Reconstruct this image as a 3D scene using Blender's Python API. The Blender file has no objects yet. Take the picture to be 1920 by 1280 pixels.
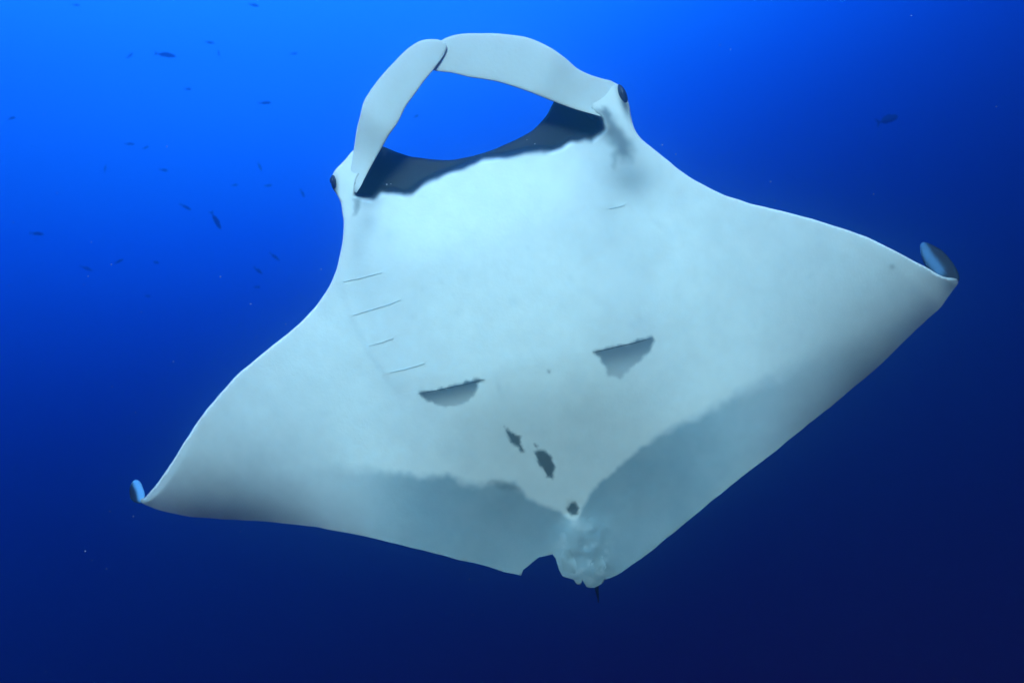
import bpy, bmesh, math, random
import numpy as np
from mathutils import Vector, Matrix
from mathutils.geometry import delaunay_2d_cdt

random.seed(7); rng = np.random.default_rng(11)
sc = bpy.context.scene
col = sc.collection

# ------------------------------------------------------------------ camera
F = 1280.0                                   # focal length in photo pixels (24 mm on 36 mm)
PITCH = math.radians(4.0)
cam = bpy.data.cameras.new('camera'); cam.sensor_width = 36.0; cam.lens = 36.0 * F / 1920.0
cam.clip_start = 0.05; cam.clip_end = 500.0
cam.dof.use_dof = True; cam.dof.focus_distance = 2.9; cam.dof.aperture_fstop = 1.7
cam_o = bpy.data.objects.new('camera', cam); col.objects.link(cam_o)
cam_o.location = (0, 0, 0); cam_o.rotation_euler = (math.radians(90) + PITCH, 0, 0)
sc.camera = cam_o

# ------------------------------------------------------------------ open water light (world) and sun
world = bpy.data.worlds.new('World'); sc.world = world; world.use_nodes = True
nt = world.node_tree; nt.nodes.clear()
LAZ, LEL = math.radians(-48), math.radians(68)     # the brightest water lies up and to the left
LDIR = (math.sin(LAZ) * math.cos(LEL), math.cos(LAZ) * math.cos(LEL), math.sin(LEL))
tc = nt.nodes.new('ShaderNodeTexCoord')
dot = nt.nodes.new('ShaderNodeVectorMath'); dot.operation = 'DOT_PRODUCT'; dot.inputs[1].default_value = LDIR
mr = nt.nodes.new('ShaderNodeMapRange'); mr.inputs['From Min'].default_value = -1.0
ramp = nt.nodes.new('ShaderNodeValToRGB'); ramp.color_ramp.interpolation = 'LINEAR'
bg = nt.nodes.new('ShaderNodeBackground'); out = nt.nodes.new('ShaderNodeOutputWorld')
nt.links.new(tc.outputs['Generated'], dot.inputs[0]); nt.links.new(dot.outputs['Value'], mr.inputs['Value'])
nt.links.new(mr.outputs['Result'], ramp.inputs['Fac']); nt.links.new(ramp.outputs['Color'], bg.inputs['Color'])
nt.links.new(bg.outputs['Background'], out.inputs['Surface'])
KS = [-1.0, -0.45, -0.26, -0.10, 0.03, 0.16, 0.28, 0.40, 0.52, 0.64, 0.80, 1.0]
KR = [.0140, .0120, .0085, .0045, .0018, .0006, .0003, .0003, .0005, .0120, .0250, .0300]
KG = [.0006, .0010, .0017, .0027, .0038, .0056, .0100, .0300, .0980, .2950, .4500, .5500]
KB = [.0150, .0220, .0320, .0450, .0600, .0830, .1450, .3500, .8800, 1.400, 1.800, 2.000]
WS = 3.0
els = ramp.color_ramp.elements
NS = 26
for i in range(NS):
    s = -1 + 2 * i / (NS - 1)
    c = [math.exp(float(np.interp(s, KS, np.log(k)))) / WS for k in (KR, KG, KB)]
    e = els[0] if i == 0 else (els[len(els) - 1] if i == NS - 1 else els.new(i / (NS - 1)))
    e.position = i / (NS - 1); e.color = (*c, 1)
bg.inputs['Strength'].default_value = WS

sun = bpy.data.lights.new('sun', 'SUN'); sun.energy = 5.0; sun.angle = math.radians(22)
sun.color = (0.53, 0.86, 0.87)                      # daylight after some metres of sea water
SAZ, SEL = math.radians(193), math.radians(37)
SD = Vector((math.sin(SAZ) * math.cos(SEL), math.cos(SAZ) * math.cos(SEL), math.sin(SEL)))
sun_o = bpy.data.objects.new('sun', sun); col.objects.link(sun_o)
sun_o.rotation_euler = SD.to_track_quat('Z', 'Y').to_euler(); sun_o.location = SD * 12

sc.view_settings.view_transform = 'Standard'; sc.view_settings.look = 'None'
sc.view_settings.exposure = 0.40; sc.view_settings.gamma = 1.0
sc.render.engine = 'CYCLES'
sc.cycles.volume_bounces = 2; sc.cycles.max_bounces = 6; sc.cycles.use_denoising = True

# ------------------------------------------------------------------ helpers
CP, SP = math.cos(PITCH), math.sin(PITCH)
def unproj(p, D):
    """photo pixels (n,2) at camera depth D (n) -> world points (n,3)"""
    p = np.asarray(p, float); D = np.asarray(D, float)
    x = (p[..., 0] - 960) / F * D; y = -(p[..., 1] - 640) / F * D
    return np.stack([x, D * CP - y * SP, D * SP + y * CP], -1)

def spline(pts, step, closed=False):
    """Catmull-Rom through pts, resampled at about `step` pixels"""
    P = np.asarray(pts, float); n = len(P); outp = []
    segs = n if closed else n - 1
    for i in range(segs):
        if closed: a, b, c, d = P[(i-1) % n], P[i], P[(i+1) % n], P[(i+2) % n]
        else: a, b, c, d = P[max(i-1, 0)], P[i], P[i+1], P[min(i+2, n-1)]
        L = np.linalg.norm(c - b); k = max(1, int(round(L / step)))
        m1 = (c - a) / 2; m2 = (d - b) / 2
        la = max(np.linalg.norm(c - a), 1e-6); lb = max(np.linalg.norm(d - b), 1e-6)
        m1 = (c - a) / la * L * .9; m2 = (d - b) / lb * L * .9
        for j in range(k):
            t = j / k
            h = (2*t**3-3*t**2+1, t**3-2*t**2+t, -2*t**3+3*t**2, t**3-t**2)
            outp.append(h[0]*b + h[1]*m1 + h[2]*c + h[3]*m2)
    if not closed: outp.append(P[-1])
    return np.array(outp)

def seg_dist(p, poly, closed=False):
    """distance of points p (n,2) to a polyline"""
    a = poly if closed else poly[:-1]
    b = np.roll(poly, -1, 0) if closed else poly[1:]
    best = np.full(len(p), 1e18)
    for q, r in zip(a, b):
        d = r - q; L = d @ d
        if L < 1e-12: continue
        t = np.clip(((p - q) @ d) / L, 0, 1)
        v = p - q - t[:, None] * d
        best = np.minimum(best, (v * v).sum(1))
    return np.sqrt(best)

def inside(p, poly):
    x, y = p[:, 0], p[:, 1]; c = np.zeros(len(p), bool)
    a = poly; b = np.roll(poly, -1, 0)
    for (x1, y1), (x2, y2) in zip(a, b):
        if y1 == y2: continue
        k = ((y1 > y) != (y2 > y)) & (x < (x2 - x1) * (y - y1) / (y2 - y1) + x1)
        c ^= k
    return c

def sdf(p, poly):
    d = seg_dist(p, poly, True)
    return np.where(inside(p, poly), d, -d)

def smooth(a, b, x):
    t = np.clip((x - a) / (b - a), 0, 1); return t * t * (3 - 2 * t)

_G = rng.random((256, 256))
def vnoise(p, scale, ox=0.0):
    q = p / scale + ox; i = np.floor(q).astype(int); f = q - i; f = f * f * (3 - 2 * f)
    g = lambda dx, dy: _G[(i[:, 0] + dx) % 256, (i[:, 1] + dy) % 256]
    return ((g(0,0)*(1-f[:,0])+g(1,0)*f[:,0])*(1-f[:,1]) + (g(0,1)*(1-f[:,0])+g(1,1)*f[:,0])*f[:,1]) * 2 - 1

def link(name, me, m, parent=None):
    o = bpy.data.objects.new(name, me); col.objects.link(o)
    if m: me.materials.append(m)
    if parent: o.parent = parent; o.matrix_parent_inverse = Matrix.Translation(-parent.location)
    return o
def tag(o, label=None, cat=None, group=None, kind=None):
    for k, v in (('label', label), ('category', cat), ('group', group), ('kind', kind)):
        if v: o[k] = v
    return o
def mesh(name, v, f, smooth_=True):
    me = bpy.data.meshes.new(name); me.from_pydata([tuple(x) for x in v], [], [tuple(x) for x in f])
    if smooth_: me.polygons.foreach_set('use_smooth', [True] * len(me.polygons))
    me.update(); return me
def recalc(me):
    bm = bmesh.new(); bm.from_mesh(me); bmesh.ops.recalc_face_normals(bm, faces=bm.faces[:]); bm.to_mesh(me); bm.free(); me.update()
def paint(me, rgb):
    ca = me.color_attributes.new('pigment', 'FLOAT_COLOR', 'POINT')
    ca.data.foreach_set('color', np.concatenate([rgb, np.ones((len(rgb), 1))], 1).astype(np.float32).ravel())

def mat(name, rgb=None, rough=.5, attr=False, mottle=.0, scale=6., bump=0., spec=.35):
    m = bpy.data.materials.new(name); m.use_nodes = True; t = m.node_tree; N = t.nodes; b = N['Principled BSDF']
    b.inputs['Roughness'].default_value = rough; b.inputs['Specular IOR Level'].default_value = spec
    if attr:
        src = N.new('ShaderNodeAttribute'); src.attribute_name = 'pigment'; c = src.outputs['Color']
    else:
        src = N.new('ShaderNodeRGB'); src.outputs[0].default_value = (*rgb, 1); c = src.outputs[0]
    co = N.new('ShaderNodeTexCoord')
    if mottle:
        nz = N.new('ShaderNodeTexNoise'); nz.inputs['Scale'].default_value = scale; nz.inputs['Detail'].default_value = 6; nz.inputs['Roughness'].default_value = .6
        t.links.new(co.outputs['Object'], nz.inputs['Vector'])
        r = N.new('ShaderNodeMapRange'); r.inputs['From Min'].default_value = .3; r.inputs['From Max'].default_value = .7
        r.inputs['To Min'].default_value = 1 - mottle; r.inputs['To Max'].default_value = 1.0
        t.links.new(nz.outputs['Fac'], r.inputs['Value'])
        mx = N.new('ShaderNodeVectorMath'); mx.operation = 'SCALE'
        t.links.new(c, mx.inputs[0]); t.links.new(r.outputs['Result'], mx.inputs['Scale']); c = mx.outputs[0]
    t.links.new(c, b.inputs['Base Color'])
    if bump:
        nb = N.new('ShaderNodeTexNoise'); nb.inputs['Scale'].default_value = 60; nb.inputs['Detail'].default_value = 4
        t.links.new(co.outputs['Object'], nb.inputs['Vector'])
        bp = N.new('ShaderNodeBump'); bp.inputs['Strength'].default_value = bump; bp.inputs['Distance'].default_value = .01
        t.links.new(nb.outputs['Fac'], bp.inputs['Height']); t.links.new(bp.outputs['Normal'], b.inputs['Normal'])
    return m

M_SKIN = mat('manta skin', rough=.62, attr=True, mottle=.07, scale=5., bump=.10, spec=.18)
M_DARK = mat('dark skin', (.020, .024, .028), rough=.5, mottle=.3, scale=20)
M_EYE = mat('eye', (.018, .020, .023), rough=.45, mottle=.2, scale=40)
M_SLIT = mat('gill slit', (.60, .67, .67), rough=.7, mottle=.3, scale=30)
M_SLITD = mat('dark gill slit', (.05, .065, .075), rough=.7, mottle=.3, scale=30)
M_FISH = mat('fish skin', (.002, .026, .060), rough=.8, mottle=.4, scale=12, spec=.05)
M_PLANK = mat('plankton', (.60, .62, .62), rough=.6, mottle=.1, scale=30)

# ------------------------------------------------------------------ manta ray: traced planform, real depth
LEAD_R = [(1161,160),(1171,172),(1178,192),(1184,220),(1192,245),(1205,263),(1235,286),(1265,312),(1306,340),(1355,365),(1413,383),(1476,398),(1554,420),(1628,446),(1687,475),(1730,498),(1769,519),(1797,525)]
TRAIL_R = [(1793,536),(1784,547),(1765,574),(1738,600),(1698,637),(1644,690),(1597,729),(1558,762),(1503,805),(1460,840),(1400,886),(1330,942),(1257,1003),(1212,1040),(1185,1058),(1161,1076)]
TAIL = [(1146,1083),(1134,1087),(1131,1077),(1128,1094),(1114,1101),(1100,1100),(1092,1087),(1089,1095),(1081,1094),(1076,1086),(1055,1080),(1048,1067),(1042,1046),(1036,1038),(1023,1041),(1010,1044),(994,1058),(981,1068),(977,1079)]
TRAIL_L = [(946,1071),(906,1059),(866,1050),(813,1036),(760,1023),(700,1008),(639,996),(589,987),(532,980),(482,976),(420,973),(396,971),(357,968),(318,961),(285,951),(263,938)]
LEAD_L = [(274,931),(291,911),(314,879),(341,836),(365,799),(388,767),(416,734),(447,701),(482,672),(513,646),(545,621),(572,596),(595,570),(611,547),(623,525),(632,500),(638,476),(642,456),(644,436),(644,413),(642,399),(640,381),(636,371),(627,358),(623,344),(623,332),(627,321),(633,313),(647,299),(661,283)]
MOUTH = [(680,270),(700,270),(720,276),(745,286),(775,294),(810,299),(845,300),(880,294),(920,283),(960,265),(1000,243),(1024,218),(1040,190),(1058,165),(1082,144),(1105,142),(1130,149),(1147,152)]
runs = [LEAD_R, TRAIL_R, TAIL, TRAIL_L, LEAD_L, MOUTH]
STEP = 5.0
out_pts = []
for k, r in enumerate(runs):
    nx = runs[(k + 1) % len(runs)]
    s = spline(r + [nx[0]], STEP) if r is not TAIL else np.array(r + [nx[0]], float)
    if r is TAIL:
        d = []
        for a, b in zip(s[:-1], s[1:]):
            n = max(1, int(round(np.linalg.norm(b - a) / STEP)))
            d += [a + (b - a) * j / n for j in range(n)]
        s = np.array(d + [s[-1]])
    out_pts.append(s[:-1])
outline = np.concatenate(out_pts)
# slight ripples along the wing edges
rip = vnoise(outline, 22.0) * .9
trailL = np.concatenate([out_pts[3], [[263, 938]]]); trailR = np.concatenate([[[1797, 525]], out_pts[1]])
leadL, leadR, mouthL = out_pts[4], out_pts[0], out_pts[5]
tang = np.roll(outline, -1, 0) - np.roll(outline, 1, 0); tang /= np.linalg.norm(tang, axis=1)[:, None]
outline = outline + np.stack([-tang[:, 1], tang[:, 0]], 1) * rip[:, None]

GS = 4.2
gx, gy = np.meshgrid(np.arange(240, 1800, GS), np.arange(130, 1110, GS * .866))
gx = gx + (np.arange(gx.shape[0]) % 2)[:, None] * GS / 2
grid = np.stack([gx.ravel(), gy.ravel()], 1)
grid = grid[inside(grid, outline)]
grid = grid[seg_dist(grid, outline, True) > GS * .6]
nO = len(outline)
allp = np.concatenate([outline, grid])
res = delaunay_2d_cdt([Vector(p) for p in allp.tolist()], [(i, (i + 1) % nO) for i in range(nO)], [], 1, 1e-5)
pts = np.array([(v.x, v.y) for v in res[0]]); tris = np.array([t for t in res[2]])
edge_d = seg_dist(pts, outline, True)
on_edge = edge_d < 1e-3

O = np.array([868., 300.]); AV = np.array([.292, .956]); AU = np.array([.956, -.292])
MPP = 3.0 / F
def frame(p):
    r = (p - O) * MPP
    return r @ AU, r @ AV

LIP = np.array([(668,366),(680,371),(699,374),(717,361),(737,359),(758,367),(773,361),(788,349),(809,337),(838,325),(871,312),(902,301),(942,296),(983,285),(1014,282),(1036,284),(1055,277),(1071,265),(1092,260),(1111,262),(1124,252),(1133,243),(1128,225),(1105,205),(1090,130),(1000,150),(900,200),(720,240),(708,268),(692,300),(678,326),(670,346)], float)

FOLD_L = np.array([(638.,490.),(642.,530.),(664.,590.),(695.,655.),(740.,720.),(780.,760.)])
FOLD_R = np.array([(1215.,350.),(1250.,420.),(1270.,500.),(1265.,580.),(1240.,650.)])
def depth(p):
    """camera depth of the belly surface"""
    u, v = frame(p); a = np.abs(u)
    D = 2.92 + .150 * (v - .45) ** 2 * np.where(v < .45, .45, 1.0)
    # wings droop back and away from the camera towards the tips
    D = D + .17 * smooth(.2, 1.7, a) * a ** 1.5
    # thick body between the wings
    D = D - .15 * np.exp(-(a / .55) ** 4) * smooth(-.45, .40, v) * (1 - smooth(.9, 1.8, v))
    # gill pouches: soft terraces on the left and right of the chest
    return D

def depth_full(p, lip=True):
    D = depth(p); u, v = frame(p); a = np.abs(u)
    dT = np.minimum(seg_dist(p, trailL), seg_dist(p, trailR))
    dL = np.minimum(seg_dist(p, leadL), seg_dist(p, leadR))
    if lip: dL = np.minimum(dL, seg_dist(p, mouthL))
    # trailing edge of the outer wing rolls away
    wt = smooth(.75, 1.45, a)
    D = D + wt * (.24 * np.exp(-dT / 55.0) + .16 * np.exp(-dT / 170.0))
    # rounded leading edge
    w = 11.0; t = np.clip(1 - dL / w, 0, 1)
    D = D + .004 * (1 - np.sqrt(1 - .98 * t ** 2))
    # mouth: the dark upper jaw lies behind the lower lip
    if lip: D = D + .12 * smooth(-5, 10, sdf(p, LIP))
    # pelvic lumps
    pel = np.exp(-(((p[:, 0] - 1098) / 52) ** 4 + ((p[:, 1] - 1040) / 62) ** 4))
    D = D - pel * (.022 + .006 * vnoise(p * np.array([1.5, 1.]), 22., 3.3) + .0015 * vnoise(p, 9., 8.1))
    # cloaca hollow
    D = D + .006 * np.exp(-(((p - np.array([1074, 953])) / 12) ** 2).sum(1))
    # faint muscle undulation
    D = D + .0018 * vnoise(p, 80., 1.7) + .0005 * vnoise(p, 24., 5.2)
    # fold where the gill covers meet the wings
    for fold, sg in ((FOLD_L, 1.), (FOLD_R, -1.)):
        e = (p[:, 0] - np.interp(p[:, 1], fold[:, 1], fold[:, 0])) * sg
        wv = smooth(fold[0, 1] - 40, fold[0, 1] + 40, p[:, 1]) * (1 - smooth(fold[-1, 1] - 70, fold[-1, 1], p[:, 1]))
        D = D - wv * (.0045 if sg > 0 else .002) * smooth(-16, 2, e) * np.exp(-np.clip(e, 0, None) / 95.0)
    return D

Dv = depth_full(pts)
u_, v_ = frame(pts)
core = np.exp(-(np.abs(u_) / .6) ** 2) * smooth(-.35, .5, v_) * (1 - .75 * smooth(.7, 1.9, v_))
thick = (.05 + .34 * core) * (1 - np.exp(-edge_d / 34.0)) + .012 * (1 - np.exp(-edge_d / 5.0))
Pv = unproj(pts, Dv); Pd = unproj(pts, Dv + thick)

# pigment of the skin (belongs to the animal, not to the light)
def soft(poly, w_in, w_out, warp=3.0, sc_=14.0, ox=0.):
    q = pts + np.stack([vnoise(pts, sc_, ox + .3), vnoise(pts, sc_, ox + 7.7)], 1) * warp
    return smooth(-w_out, w_in, sdf(q, np.array(poly, float)))
white = np.array([.84, .83, .77]); dark = np.array([.008, .013, .018]); grey = np.array([.24, .34, .38])
C = np.tile(white, (len(pts), 1)) * (1 + .025 * vnoise(pts, 90., 2.2)[:, None] + .025 * vnoise(pts, 33., 6.4)[:, None] + .018 * vnoise(pts, 11., 1.4)[:, None])
for _ in range(20):                                   # faint scars and flecks
    fx, fy, fr, fa = rng.uniform(420, 1600), rng.uniform(380, 900), rng.uniform(2.5, 7), rng.uniform(0, 3.14)
    e0 = (pts[:, 0] - fx) * math.cos(fa) + (pts[:, 1] - fy) * math.sin(fa); e1 = (pts[:, 1] - fy) * math.cos(fa) - (pts[:, 0] - fx) * math.sin(fa)
    C = C * (1 - .06 * np.exp(-(e0 / fr / 1.8) ** 2 - (e1 / fr) ** 2)[:, None])
def lay(mask, rgb):
    global C
    C = C * (1 - mask[:, None]) + np.array(rgb) * mask[:, None]
lay(soft(LIP, 12, 20, 12, 30, 3.1) * .14, (.12, .17, .20))
lay(soft(LIP, 3, 8, 4.0, 22) * .995, dark)
GILL_L = [(785,736),(816,731),(848,723),(877,713),(898,708),(909,712),(897,717),(893,728),(888,743),(877,753),(852,763),(834,763),(812,756),(796,748)]
GILL_R = [(1112,658),(1137,653),(1169,645),(1200,638),(1222,630),(1226,640),(1219,657),(1200,676),(1181,692),(1162,708),(1144,705),(1134,688),(1125,670)]
fadeL = 1 - .55 * smooth(0, 42, (pts[:, 1] - (738 - (pts[:, 0] - 785) * .22)))
fadeR = 1 - .55 * smooth(5, 60, (pts[:, 1] - (661 - (pts[:, 0] - 1112) * .25)))
lay(soft(GILL_L, 3, 3, 2.5, 8) * fadeL * .93, (.075, .10, .12))
lay(soft(GILL_R, 3, 4, 3, 8, 4.) * fadeR * .88, (.10, .13, .16))
for poly in ([(946,797),(957,809),(977,818),(977,832),(983,847),(975,848),(972,838),(956,828),(951,813)],
             [(1001,846),(1010,844),(1024,844),(1038,866),(1040,877),(1037,897),(1027,894),(1021,882),(1008,868),(1005,854)],
             [(1003,833),(1009,835),(1007,839),(1003,837)],
             [(1061,954),(1069,944),(1077,938),(1083,946),(1087,953),(1081,964),(1072,966)]):
    lay(soft(poly, 2.5, 2.5, 2.0, 7) * .92, (.055, .075, .080))
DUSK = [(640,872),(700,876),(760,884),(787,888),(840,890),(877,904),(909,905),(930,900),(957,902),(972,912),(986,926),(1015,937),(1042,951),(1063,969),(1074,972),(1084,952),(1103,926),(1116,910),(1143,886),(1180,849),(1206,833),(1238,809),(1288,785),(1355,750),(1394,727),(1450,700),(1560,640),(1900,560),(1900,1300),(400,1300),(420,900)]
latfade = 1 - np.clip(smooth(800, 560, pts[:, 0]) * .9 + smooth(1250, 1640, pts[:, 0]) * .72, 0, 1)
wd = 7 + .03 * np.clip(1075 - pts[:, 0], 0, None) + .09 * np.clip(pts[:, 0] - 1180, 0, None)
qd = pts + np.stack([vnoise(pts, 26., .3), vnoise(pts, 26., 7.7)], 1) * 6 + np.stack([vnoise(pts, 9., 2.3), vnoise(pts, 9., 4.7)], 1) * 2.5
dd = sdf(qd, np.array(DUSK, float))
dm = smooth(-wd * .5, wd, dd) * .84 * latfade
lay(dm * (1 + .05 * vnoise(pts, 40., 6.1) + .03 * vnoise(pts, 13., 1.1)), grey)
lay(soft([(915,903),(935,900),(957,903),(975,915),(960,918),(935,914)], 6, 6, 3, 10) * .45, (.12, .15, .15))
# pelvic fins: paler blotches
pelm = np.exp(-(((pts[:, 0] - 1095) / 48) ** 4 + ((pts[:, 1] - 1040) / 60) ** 4))
lay(pelm * smooth(-.15, .6, vnoise(pts, 17., 9.9) + .5 * vnoise(pts, 8., 2.9)) * .60, (.60, .66, .66))
lay(np.exp(-(((pts[:, 0] - 1077) / 9) ** 2 + ((pts[:, 1] - 980) / 9) ** 2)) * .7, (.66, .72, .72))
# smudges beside the mouth corners
lay(soft([(662,372),(672,366),(677,378),(674,392),(668,402),(662,404),(664,388)], 4, 4, 2, 8) * .55, (.10, .14, .15))
lay(np.exp(-(((pts[:, 0] - 690) / 18) ** 2 + ((pts[:, 1] - 415) / 24) ** 2)) * .28, (.12, .16, .18))
lay(np.exp(-(((pts[:, 0] - 672) / 16) ** 2 + ((pts[:, 1] - 470) / 60) ** 2)) * .14, (.12, .16, .18))
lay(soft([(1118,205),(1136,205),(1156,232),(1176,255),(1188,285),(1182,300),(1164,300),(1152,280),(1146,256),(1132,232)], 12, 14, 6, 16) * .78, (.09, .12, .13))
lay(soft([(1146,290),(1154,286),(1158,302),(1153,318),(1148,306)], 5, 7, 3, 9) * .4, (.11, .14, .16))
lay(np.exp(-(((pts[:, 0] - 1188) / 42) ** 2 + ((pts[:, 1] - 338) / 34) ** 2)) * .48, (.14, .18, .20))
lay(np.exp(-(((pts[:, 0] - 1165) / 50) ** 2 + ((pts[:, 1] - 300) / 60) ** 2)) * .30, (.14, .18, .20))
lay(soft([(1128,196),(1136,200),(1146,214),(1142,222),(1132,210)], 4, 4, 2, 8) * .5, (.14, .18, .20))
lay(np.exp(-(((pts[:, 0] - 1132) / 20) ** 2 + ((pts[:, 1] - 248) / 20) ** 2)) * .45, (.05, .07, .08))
lay(np.exp(-(((pts[:, 0] - 690) / 26) ** 2 + ((pts[:, 1] - 378) / 14) ** 2)) * .35, (.07, .10, .12))
# dark skin round the eyes
lay(np.exp(-(((pts[:, 0] - 628) / 6) ** 2 + ((pts[:, 1] - 352) / 20) ** 2)) * .85, dark)
lay(np.exp(-((((pts[:, 0] - 1170) - (pts[:, 1] - 190) * .30) / 8) ** 2 + ((pts[:, 1] - 192) / 30) ** 2)) * .9, dark)
# wing tips and tiny marks
lay(np.exp(-(((pts - np.array([1673, 500])) / 5) ** 2).sum(1)) * .35, dark)
lay(np.exp(-(((pts - np.array([1029, 696])) / 3) ** 2).sum(1)) * .6, dark)
for cx, cy, r_, k_ in ((962,565,9,.10),(1200,598,7,.09),(1186,610,9,.10),(858,585,8,.07),(1053,572,7,.05),(1145,390,12,.10)):
    lay(np.exp(-(((pts - np.array([cx, cy])) / r_) ** 2).sum(1)) * k_, grey)
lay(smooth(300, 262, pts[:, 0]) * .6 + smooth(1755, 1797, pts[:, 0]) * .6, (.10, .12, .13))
Cd = np.tile(np.array([.018, .021, .026]), (len(pts), 1))

idx = np.arange(len(pts)); free = np.where(~on_edge)[0]
remap = idx.copy(); remap[free] = len(pts) + np.arange(len(free))
V = np.concatenate([Pv, Pd[free]])
faces = np.concatenate([tris, remap[tris][:, ::-1]])
# orient belly triangles towards the camera
A_, B_, C_ = Pv[tris[0, 0]], Pv[tris[0, 1]], Pv[tris[0, 2]]
if np.dot(np.cross(B_ - A_, C_ - A_), A_) > 0: faces = faces[:, ::-1]
me = mesh('manta_body', V.tolist(), faces.tolist())
dsh = np.minimum(np.minimum(seg_dist(pts, trailL), seg_dist(pts, trailR)), seg_dist(pts, np.concatenate([out_pts[2], out_pts[3][:1]])))
sharp_v = np.zeros(len(V), bool); sharp_v[:len(pts)] = on_edge & (dsh < 2.5)
ev = np.empty(len(me.edges) * 2, int); me.edges.foreach_get('vertices', ev); ev = ev.reshape(-1, 2)
sa = me.attributes.new('sharp_edge', 'BOOLEAN', 'EDGE'); sa.data.foreach_set('value', (sharp_v[ev[:, 0]] & sharp_v[ev[:, 1]]).tolist())
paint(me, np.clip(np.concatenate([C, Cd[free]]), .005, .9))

manta = bpy.data.objects.new('manta_ray', None); col.objects.link(manta)
manta.location = Vector(unproj([1098., 690.], 3.1).tolist())
tag(manta, 'giant manta ray showing its pale belly, wings spread and head fins curled together', 'manta ray')
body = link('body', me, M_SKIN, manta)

def sm(x): x = min(max(x, 0), 1); return x * x * (3 - 2 * x)
def loft(outer, inner, dfun, thf, twist, n=90, m=24, root=.42):
    """flattened paddle between two traced edges; dfun depth along it, thf half thickness"""
    def rs(p):
        s = spline(p, 3.0); L = np.concatenate([[0], np.cumsum(np.linalg.norm(np.diff(s, axis=0), axis=1))])
        t = np.linspace(0, L[-1], n); return np.stack([np.interp(t, L, s[:, 0]), np.interp(t, L, s[:, 1])], 1)
    a, b = rs(outer), rs(inner); T = np.linspace(0, 1, n)
    vs, uv = [], []
    for k in range(m):
        th = 2 * math.pi * k / m; c, s = math.cos(th), math.sin(th)
        c = math.copysign(abs(c) ** .9, c)
        p = (a + b) / 2 + (a - b) / 2 * c
        D = np.array([dfun(t) - thf(t) * s + twist(t) * c for t in T])
        w = np.array([sm(t / root) for t in T]); th_ = np.array([thf(t) for t in T])
        D = (1 - w) * (depth_full(p, False) + .003 - th_ * s * .3) + w * D
        vs.append(unproj(p, D)); uv.append(p)
    vs = np.stack(vs, 1); uv = np.stack(uv, 1)              # n,m,3
    f = [(i*m+j, i*m+(j+1) % m, (i+1)*m+(j+1) % m, (i+1)*m+j) for i in range(n-1) for j in range(m)]
    V = vs.reshape(-1, 3).tolist(); nv = len(V)
    V += [vs[0].mean(0).tolist(), vs[-1].mean(0).tolist()]
    f += [(nv, (j+1) % m, j) for j in range(m)] + [(nv+1, (n-1)*m+j, (n-1)*m+(j+1) % m) for j in range(m)]
    px = np.concatenate([uv.reshape(-1, 2), [uv[0].mean(0)], [uv[-1].mean(0)]])
    me = mesh('paddle', V, f); recalc(me); return me, px

# cephalic fins: two paddles curled forward until their tips overlap
dl0 = float(depth_full(np.array([[668., 345.]]))[0]); dr0 = float(depth_full(np.array([[1125., 185.]]))[0])
DTIP = min(dl0, dr0) - .05
fl, px = loft([(656,356),(655,335),(659,308),(665,268),(669,242),(675,218),(682,191),(696,168),(714,144),(737,119),(764,92),(788,77),(806,74),(823,75),(836,81)],
              [(668,362),(676,350),(684,334),(702,301),(719,272),(729,254),(746,230),(761,200),(782,171),(794,154),(813,131),(820,121),(827,112),(834,100),(838,90)],
              lambda t: dl0 + .0 - .05 * sm(t / .45) - (dl0 - .05 - DTIP) * t ** 1.3, lambda t: (.003 + .006 * (1 - t) ** .7) * (.15 + .85 * sm(t / .18)),
              lambda t: -.003)
paint(fl, np.tile(white * .84, (len(px), 1)) * (1 - .35 * np.exp(-(((px - np.array([664, 358])) / 9) ** 2).sum(1)))[:, None])
link('cephalic_fin', fl, M_SKIN, manta)
fr, px = loft([(1166,178),(1150,154),(1130,148),(1105,140),(1083,129),(1061,110),(1036,92),(1011,79),(986,70),(960,66),(927,63),(900,63),(877,63),(853,66),(835,72),(822,80)],
              [(1146,226),(1130,220),(1102,212),(1074,204),(1036,190),(996,174),(955,160),(930,153),(901,148),(880,145),(860,140),(847,137),(830,135),(812,132),(806,126)],
              lambda t: dr0 + .0 - .045 * sm(t / .45) - (dr0 - .045 - DTIP - .012) * t ** 1.3, lambda t: (.003 + .006 * (1 - t) ** .7) * (.15 + .85 * sm(t / .22)),
              lambda t: -.003)
paint(fr, np.tile(white * .84, (len(px), 1)) * (1 - .30 * np.exp(-(((px - np.array([1138, 210])) / 9) ** 2).sum(1)))[:, None])
link('cephalic_fin', fr, M_SKIN, manta)

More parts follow.
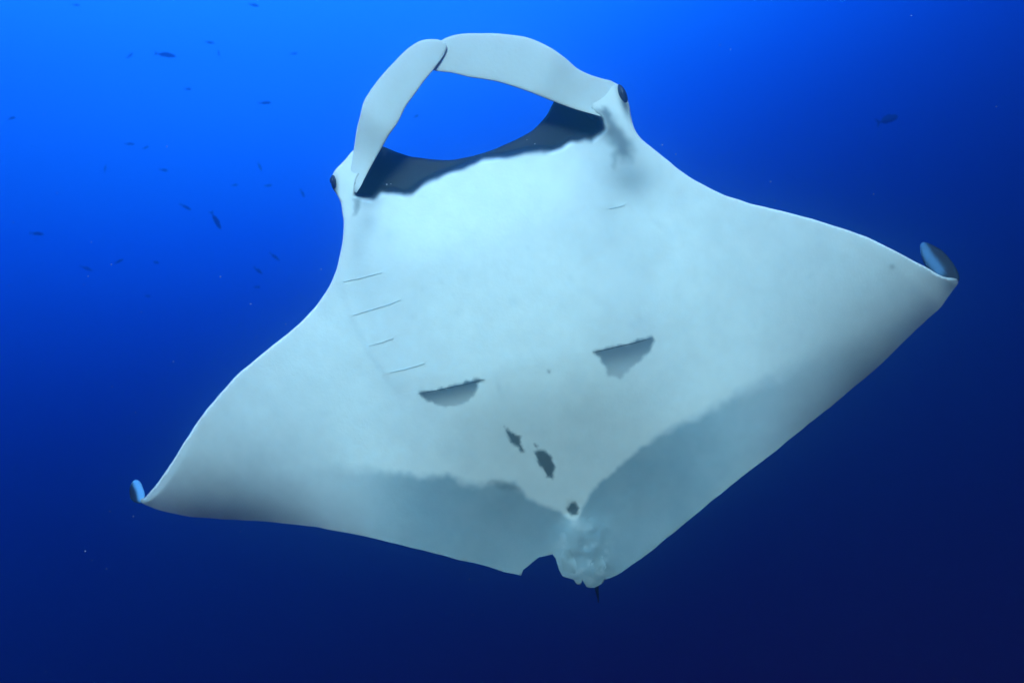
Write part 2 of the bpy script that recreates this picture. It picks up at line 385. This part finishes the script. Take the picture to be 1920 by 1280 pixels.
# eyes on the sides of the head
def ball(center, ax, r, name, m, parent, seg=20, rings=12):
    """ellipsoid with axes given as world vectors"""
    v, f = [], []
    for i in range(rings + 1):
        th = math.pi * i / rings
        for j in range(seg):
            ph = 2 * math.pi * j / seg
            w = Vector((math.sin(th) * math.cos(ph), math.sin(th) * math.sin(ph), math.cos(th)))
            v.append(center + ax[0] * w.x * r[0] + ax[1] * w.y * r[1] + ax[2] * w.z * r[2])
    for i in range(rings):
        for j in range(seg): f.append((i*seg+j, i*seg+(j+1) % seg, (i+1)*seg+(j+1) % seg, (i+1)*seg+j))
    me = mesh(name, v, f); recalc(me); return link(name, me, m, parent)
camX, camY, camZ = Vector((1, 0, 0)), Vector((0, -SP, CP)), Vector((0, CP, SP))
def eye(px, wd_, lean, ln):
    D = float(depth_full(np.array([px], float))[0]) + .035
    c = Vector(unproj(np.array(px, float), D).tolist())
    up = (camY + camX * lean).normalized(); side = (camX - camY * lean).normalized()
    e = ball(c, (side, up, camZ), (wd_, ln, .05), 'eye', M_EYE, manta)
    sgn = -1 if px[0] < 900 else 1
    ball(c + side * sgn * .010 - camZ * .012 + up * .012, (side, up, camZ), (.010, .016, .018), 'pupil', M_DARK, e)
eye((629.5, 345), .017, -.18, .040); eye((1165, 182), .023, -.36, .056)

# gill slits: thin folds of skin lying on the belly
def ribbon(name, p0, p1, width, lift, m, sag=1.2, n=18):
    p0, p1 = np.array(p0, float), np.array(p1, float); d = (p1 - p0) / np.linalg.norm(p1 - p0); nr = np.array([-d[1], d[0]])
    T = np.linspace(0, 1, n); c = p0 + (p1 - p0) * T[:, None] + nr * (np.sin(T * math.pi) * sag + vnoise(p0 + T[:, None] * 60, 9.) * .5)[:, None]
    w = width * np.sin(np.clip(T, .02, .98) * math.pi) ** .6
    rows = [c - nr * w[:, None] / 2, c, c + nr * w[:, None] / 2]
    vs = np.stack([unproj(r, depth_full(r) - l) for r, l in zip(rows, (lift * .3, lift, lift * .3))], 1)
    bk = np.stack([unproj(r, depth_full(r) + .006) for r in rows], 1)
    V = np.concatenate([vs.reshape(-1, 3), bk.reshape(-1, 3)]); o = n * 3; f = []
    for i in range(n - 1):
        for j in range(2):
            a = i*3+j; f += [(a, a+1, a+4, a+3), (o+a+3, o+a+4, o+a+1, o+a)]
        f += [(i*3, i*3+3, o+i*3+3, o+i*3), (i*3+2, o+i*3+2, o+i*3+5, i*3+5)]
    f += [(0, o, o+1, 1), (1, o+1, o+2, 2), (n*3-3, n*3-2, o+n*3-2, o+n*3-3), (n*3-2, n*3-1, o+n*3-1, o+n*3-2)]
    me = mesh(name, V.tolist(), f); recalc(me); return link(name, me, m, manta)
for a, b, w in (((643,528),(716,511),0.85), ((661,591),(752,562),0.85), ((692,648),(738,634),0.85), ((731,698),(797,681),0.85),
                ((784,738),(908,711),1.3), ((1112,660),(1224,633),1.3), ((1142,391),(1172,384),1.0)):
    ribbon('gill_slit', a, b, w, .003, M_SLIT if w < 1.2 else M_SLITD)

# curled wing tips
def leaf(poly, mid, D0, D1, bulge, lit, br, name='wing_tip'):
    """thick curled leaf: outline traced, depth runs from D0 at the root to D1 at the end"""
    P = spline(poly, 3.0, True); cen = np.array(mid, float)
    root = np.array(poly[0], float); end = np.array(poly[len(poly) // 2], float); ax = end - root; LL = ax @ ax
    rings = [1.0, .85, .65, .4, .15]; vs, cs = [], []
    for side in (-1, 1):
        for k, r in enumerate(rings):
            q = cen + (P - cen) * r; t = np.clip(((q - root) @ ax) / LL, -.2, 1.2)
            D = D0 + (D1 - D0) * t + side * (.002 + bulge * (1 - r ** 2))
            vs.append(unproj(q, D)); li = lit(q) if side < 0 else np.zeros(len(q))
            cs.append(np.array([.006, .010, .015]) * (1 - li[:, None]) + np.array([.08, .19, .32]) * br * li[:, None])  # blue sky light on the tip, painted into its pigment as a lit strip
    n = len(P); R = len(rings); V = np.concatenate(vs); f = []
    for s in range(2):
        for k in range(R - 1):
            for j in range(n):
                a = (s*R+k)*n+j; b = (s*R+k)*n+(j+1) % n; f.append((a, b, b+n, a+n))
        f.append(tuple((s*R+R-1)*n+j for j in range(n)))
    for j in range(n): f.append((j, (j+1) % n, R*n+(j+1) % n, R*n+j))
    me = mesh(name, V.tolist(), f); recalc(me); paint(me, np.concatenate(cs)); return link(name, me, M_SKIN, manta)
dR = float(depth_full(np.array([[1795., 527.]]))[0]); dL_ = float(depth_full(np.array([[265., 938.]]))[0])
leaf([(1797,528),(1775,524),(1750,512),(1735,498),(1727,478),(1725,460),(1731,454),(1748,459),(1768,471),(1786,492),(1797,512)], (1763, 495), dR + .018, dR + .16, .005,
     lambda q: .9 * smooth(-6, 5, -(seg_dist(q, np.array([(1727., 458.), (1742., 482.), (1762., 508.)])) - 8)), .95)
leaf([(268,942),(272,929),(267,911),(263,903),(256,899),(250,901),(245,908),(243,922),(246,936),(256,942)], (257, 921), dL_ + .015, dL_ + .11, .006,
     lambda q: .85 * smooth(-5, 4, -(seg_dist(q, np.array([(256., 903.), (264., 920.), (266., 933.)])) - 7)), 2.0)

# pelvic fins beside the tail
def lobe(poly, mid, lift, bulge, rgb):
    P = spline(poly, 3.0, True); cen = np.array(mid, float); rings = [1.0, .9, .75, .5, .2]; vs, cs = [], []
    for side in (-1, 1):
        for k in rings:
            q = cen + (P - cen) * k
            vs.append(unproj(q, depth_full(q) + (-lift * (1 - k ** 4) - bulge * (1 - k ** 2) + .002 if side < 0 else .012)))
            cs.append(np.array(rgb) * (1 + .38 * vnoise(q, 12., 4.4)[:, None]))
    n = len(P); R = len(rings); f = []
    for s_ in range(2):
        for k in range(R - 1):
            for j in range(n):
                a = (s_*R+k)*n+j; b = (s_*R+k)*n+(j+1) % n; f.append((a, b, b+n, a+n))
        f.append(tuple((s_*R+R-1)*n+j for j in range(n)))
    for j in range(n): f.append((j, (j+1) % n, R*n+(j+1) % n, R*n+j))
    me = mesh('pelvic_fin', np.concatenate(vs).tolist(), f); recalc(me); paint(me, np.clip(np.concatenate(cs), .01, .9))
    return link('pelvic_fin', me, M_SKIN, manta)
lobe([(1044,1030),(1058,1012),(1072,1018),(1084,1048),(1090,1074),(1089,1095),(1081,1094),(1076,1086),(1056,1080),(1048,1066),(1043,1046)], (1067, 1052), .001, .002, (.38, .46, .47))
lobe([(1098,1046),(1112,1030),(1132,1026),(1148,1044),(1150,1066),(1138,1078),(1129,1093),(1114,1101),(1101,1100),(1094,1086),(1093,1066)], (1119, 1064), .001, .0015, (.38, .46, .47))

# whip tail running away behind the pelvic fins
tp = [((1113,1070), 3.33, .020), ((1117,1092), 3.42, .014), ((1119,1106), 3.62, .009), ((1121,1118), 3.9, .006), ((1122,1128), 4.3, .004)]
V, f, m_ = [], [], 10
for (p, D, r) in tp:
    c = Vector(unproj(np.array(p, float), D).tolist())
    for j in range(m_):
        a = 2 * math.pi * j / m_; V.append(c + camX * math.cos(a) * r + camY * math.sin(a) * r)
for i in range(len(tp) - 1):
    for j in range(m_): f.append((i*m_+j, i*m_+(j+1) % m_, (i+1)*m_+(j+1) % m_, (i+1)*m_+j))
f += [tuple(range(m_)), tuple((len(tp)-1)*m_+j for j in range(m_))]
me = mesh('tail', V, f); recalc(me); link('tail', me, M_DARK, manta)

# ------------------------------------------------------------------ small fish in the blue water
def fish_meshes():
    """fish of unit length along +X (head), thin in Y, tall in Z"""
    st = [(-.40,.018,.012),(-.32,.028,.018),(-.20,.055,.034),(-.05,.088,.052),(.12,.105,.062),(.27,.098,.060),(.38,.075,.048),(.46,.042,.028),(.495,.012,.009)]
    m = 12; V, f = [], []
    for x, h, w in st:
        for j in range(m):
            a = 2 * math.pi * j / m; V.append((x, w * math.cos(a), h * math.sin(a) - .005))
    for i in range(len(st) - 1):
        for j in range(m): f.append((i*m+j, i*m+(j+1) % m, (i+1)*m+(j+1) % m, (i+1)*m+j))
    f += [tuple(range(m)), tuple((len(st)-1)*m+j for j in range(m))]
    b = mesh('fish_body', V, f); recalc(b)
    def plate(name, prof, th):
        n = len(prof); V = [(x, -th, z) for x, z in prof] + [(x, th, z) for x, z in prof]
        f = [tuple(range(n)), tuple(range(n, 2*n))[::-1]] + [(j, (j+1) % n, n+(j+1) % n, n+j) for j in range(n)]
        q = mesh(name, V, f, False); recalc(q); return q
    t = plate('fish_tail', [(-.37,.016),(-.44,.075),(-.53,.125),(-.47,.02),(-.46,0),(-.47,-.02),(-.53,-.125),(-.44,-.075),(-.37,-.016)], .006)
    d = plate('fish_dorsal', [(.22,.09),(.14,.135),(.02,.13),(-.12,.105),(-.24,.06),(-.24,.035),(-.05,.07),(.12,.085)], .005)
    a = plate('fish_anal', [(-.02,-.085),(-.10,-.115),(-.22,-.08),(-.28,-.045),(-.22,-.04),(-.08,-.07)], .005)
    j_ = None
    return b, t, d, a
FB, FT, FD, FA = fish_meshes()
for q in (FB, FT, FD, FA): q.materials.append(M_FISH)
bm = bmesh.new()
for q in (FB, FT, FD, FA): bm.from_mesh(q)
FJ = bpy.data.meshes.new('fish'); bm.to_mesh(FJ); bm.free(); FJ.materials.append(M_FISH)

def fish(px, length_px, ang, D, parts=False, yaw=0., label=None, group=None):
    """ang: heading in the picture plane (deg, 0 = right, counter-clockwise)"""
    c = Vector(unproj(np.array(px, float), D).tolist()); L = length_px / F * D
    a = math.radians(ang); y = math.radians(yaw)
    X = (camX * math.cos(a) + camY * math.sin(a)) * math.cos(y) + camZ * math.sin(y)
    Y = X.cross(Vector((0, 0, 1)) if abs(X.z) < .95 else camX).normalized(); Z = X.cross(Y).normalized()
    if Z.z < 0: Z = -Z; Y = -Y
    Y = Z.cross(X)
    M = Matrix.Translation(c) @ Matrix((X, Y, Z)).transposed().to_4x4() @ Matrix.Scale(L, 4)
    if not parts:
        o = bpy.data.objects.new('small_fish', FJ); col.objects.link(o); o.matrix_world = M
    else:
        o = bpy.data.objects.new('reef_fish', None); col.objects.link(o); o.matrix_world = M
        for nm, q in (('body', FB), ('tail_fin', FT), ('dorsal_fin', FD), ('anal_fin', FA)):
            k = bpy.data.objects.new(nm, q); col.objects.link(k); k.parent = o
    return tag(o, label, 'fish', group)
fish((310,103), 38, -4, 13, True, 10, 'slim dark fish swimming level in the brightest water above the others')
fish((405,413), 36, -66, 12, True, 15, 'slim dark fish diving steeply head down beside the small fish')
fish((1664,224), 64, 22, 13, True, 25, 'blurred dark fish alone in the water above the wide wing')
SMALL = [(143,10,15,-5,9),(476,10,22,-18,10),(393,80,18,-8,9),(243,105,22,20,13),(410,100,14,-80,14),(551,101,16,0,14),(352,167,20,-12,12),(497,193,24,2,9.5),(22,222,22,5,10),(243,270,20,0,12),(273,277,17,10,13),
         (197,318,18,70,11),(307,319,18,-10,10.5),(487,312,18,-70,12),(440,347,15,0,12),(503,348,17,0,12),(567,362,17,-65,10.5),(348,388,22,-30,10),(69,438,26,-3,9),
         (223,490,19,25,9.5),(162,503,22,-25,12),(293,492,17,-10,11),(515,481,22,-40,10),(484,507,22,-35,10.5),(482,538,15,-5,11),(277,555,15,-10,12),(780,218,12,20,11)]
for x, y, l, a, D in SMALL:
    lab = 'tiny dark fish pointing steeply down or up among the far level-swimming ones' if abs(a) > 50 else 'tiny dark fish swimming nearly level in the far loose scatter' if abs(a) < 15 else 'tiny dark fish tilted on a slant in the far loose scatter'
    fish((x, y), l, a, D * 1.5, False, random.uniform(-25, 25), lab, 'far small fish scattered in the blue water')

# ------------------------------------------------------------------ drifting specks (plankton)
V, f = [], []
def speck(px, D, r):
    c = unproj(np.array(px, float), D); b = len(V)
    for d in ((1,0,0),(-1,0,0),(0,1,0),(0,-1,0),(0,0,1),(0,0,-1)):
        V.append((c + np.array(d) * r * random.uniform(.6, 1.3)).tolist())
    for t in ((0,2,4),(2,1,4),(1,3,4),(3,0,4),(2,0,5),(1,2,5),(3,1,5),(0,3,5)): f.append(tuple(b + k for k in t))
for x, y in ((82,215),(313,275),(107,362),(171,454),(209,496),(165,518),(157,534),(17,535),(413,519),(25,417),(265,585),(470,570),(494,650),(480,632),(536,608),(1709,30),(1370,93),(1350,85),(1445,341),(1453,377),(1267,289),(1242,272),(1638,364),(1868,200),(733,345),(725,346),(988,262),(1003,270),(210,725),(325,678),(254,773),(250,968),(160,1033),(172,1050),(200,1066),(206,958),(451,996),(602,505),(880,1085),(85,1258),(1915,570)):
    D = random.uniform(2.2, 3.4); D = min(D, 2.4) if inside(np.array([[x, y]], float), outline)[0] else D; speck((x, y), D, random.uniform(.8, 1.5) / F * D)
for _ in range(90):
    D = random.uniform(1.5, 9.0); p = (random.uniform(-300, 2200), random.uniform(-200, 1450))
    if inside(np.array([p]), outline)[0] and D < 3.4: continue
    speck(p, D, random.uniform(.3, .6) / F * D)
me = mesh('plankton', V, f); tag(link('plankton', me, M_PLANK), 'pale specks of plankton drifting in the blue water', 'plankton', None, 'stuff')

# ------------------------------------------------------------------ the hazy sea water
hb = bmesh.new(); bmesh.ops.create_cube(hb, size=1.0)
bmesh.ops.scale(hb, vec=(36, 25, 20), verts=hb.verts); bmesh.ops.translate(hb, vec=(0, 10.0, 1.0), verts=hb.verts)
hm = bpy.data.meshes.new('haze'); hb.to_mesh(hm); hb.free()
wm = bpy.data.materials.new('sea water haze'); wm.use_nodes = True; t = wm.node_tree; t.nodes.clear()
pv = t.nodes.new('ShaderNodeVolumePrincipled'); mo = t.nodes.new('ShaderNodeOutputMaterial')
pv.inputs['Color'].default_value = (.15, .50, .80, 1); pv.inputs['Density'].default_value = .065
pv.inputs['Anisotropy'].default_value = .93
t.links.new(pv.outputs['Volume'], mo.inputs['Volume'])
tag(link('haze', hm, wm), 'pale blue haze of the sea water around the animals', 'haze', None, 'stuff')
print('verts', len(V), 'body', len(pts), 'tris', len(faces))
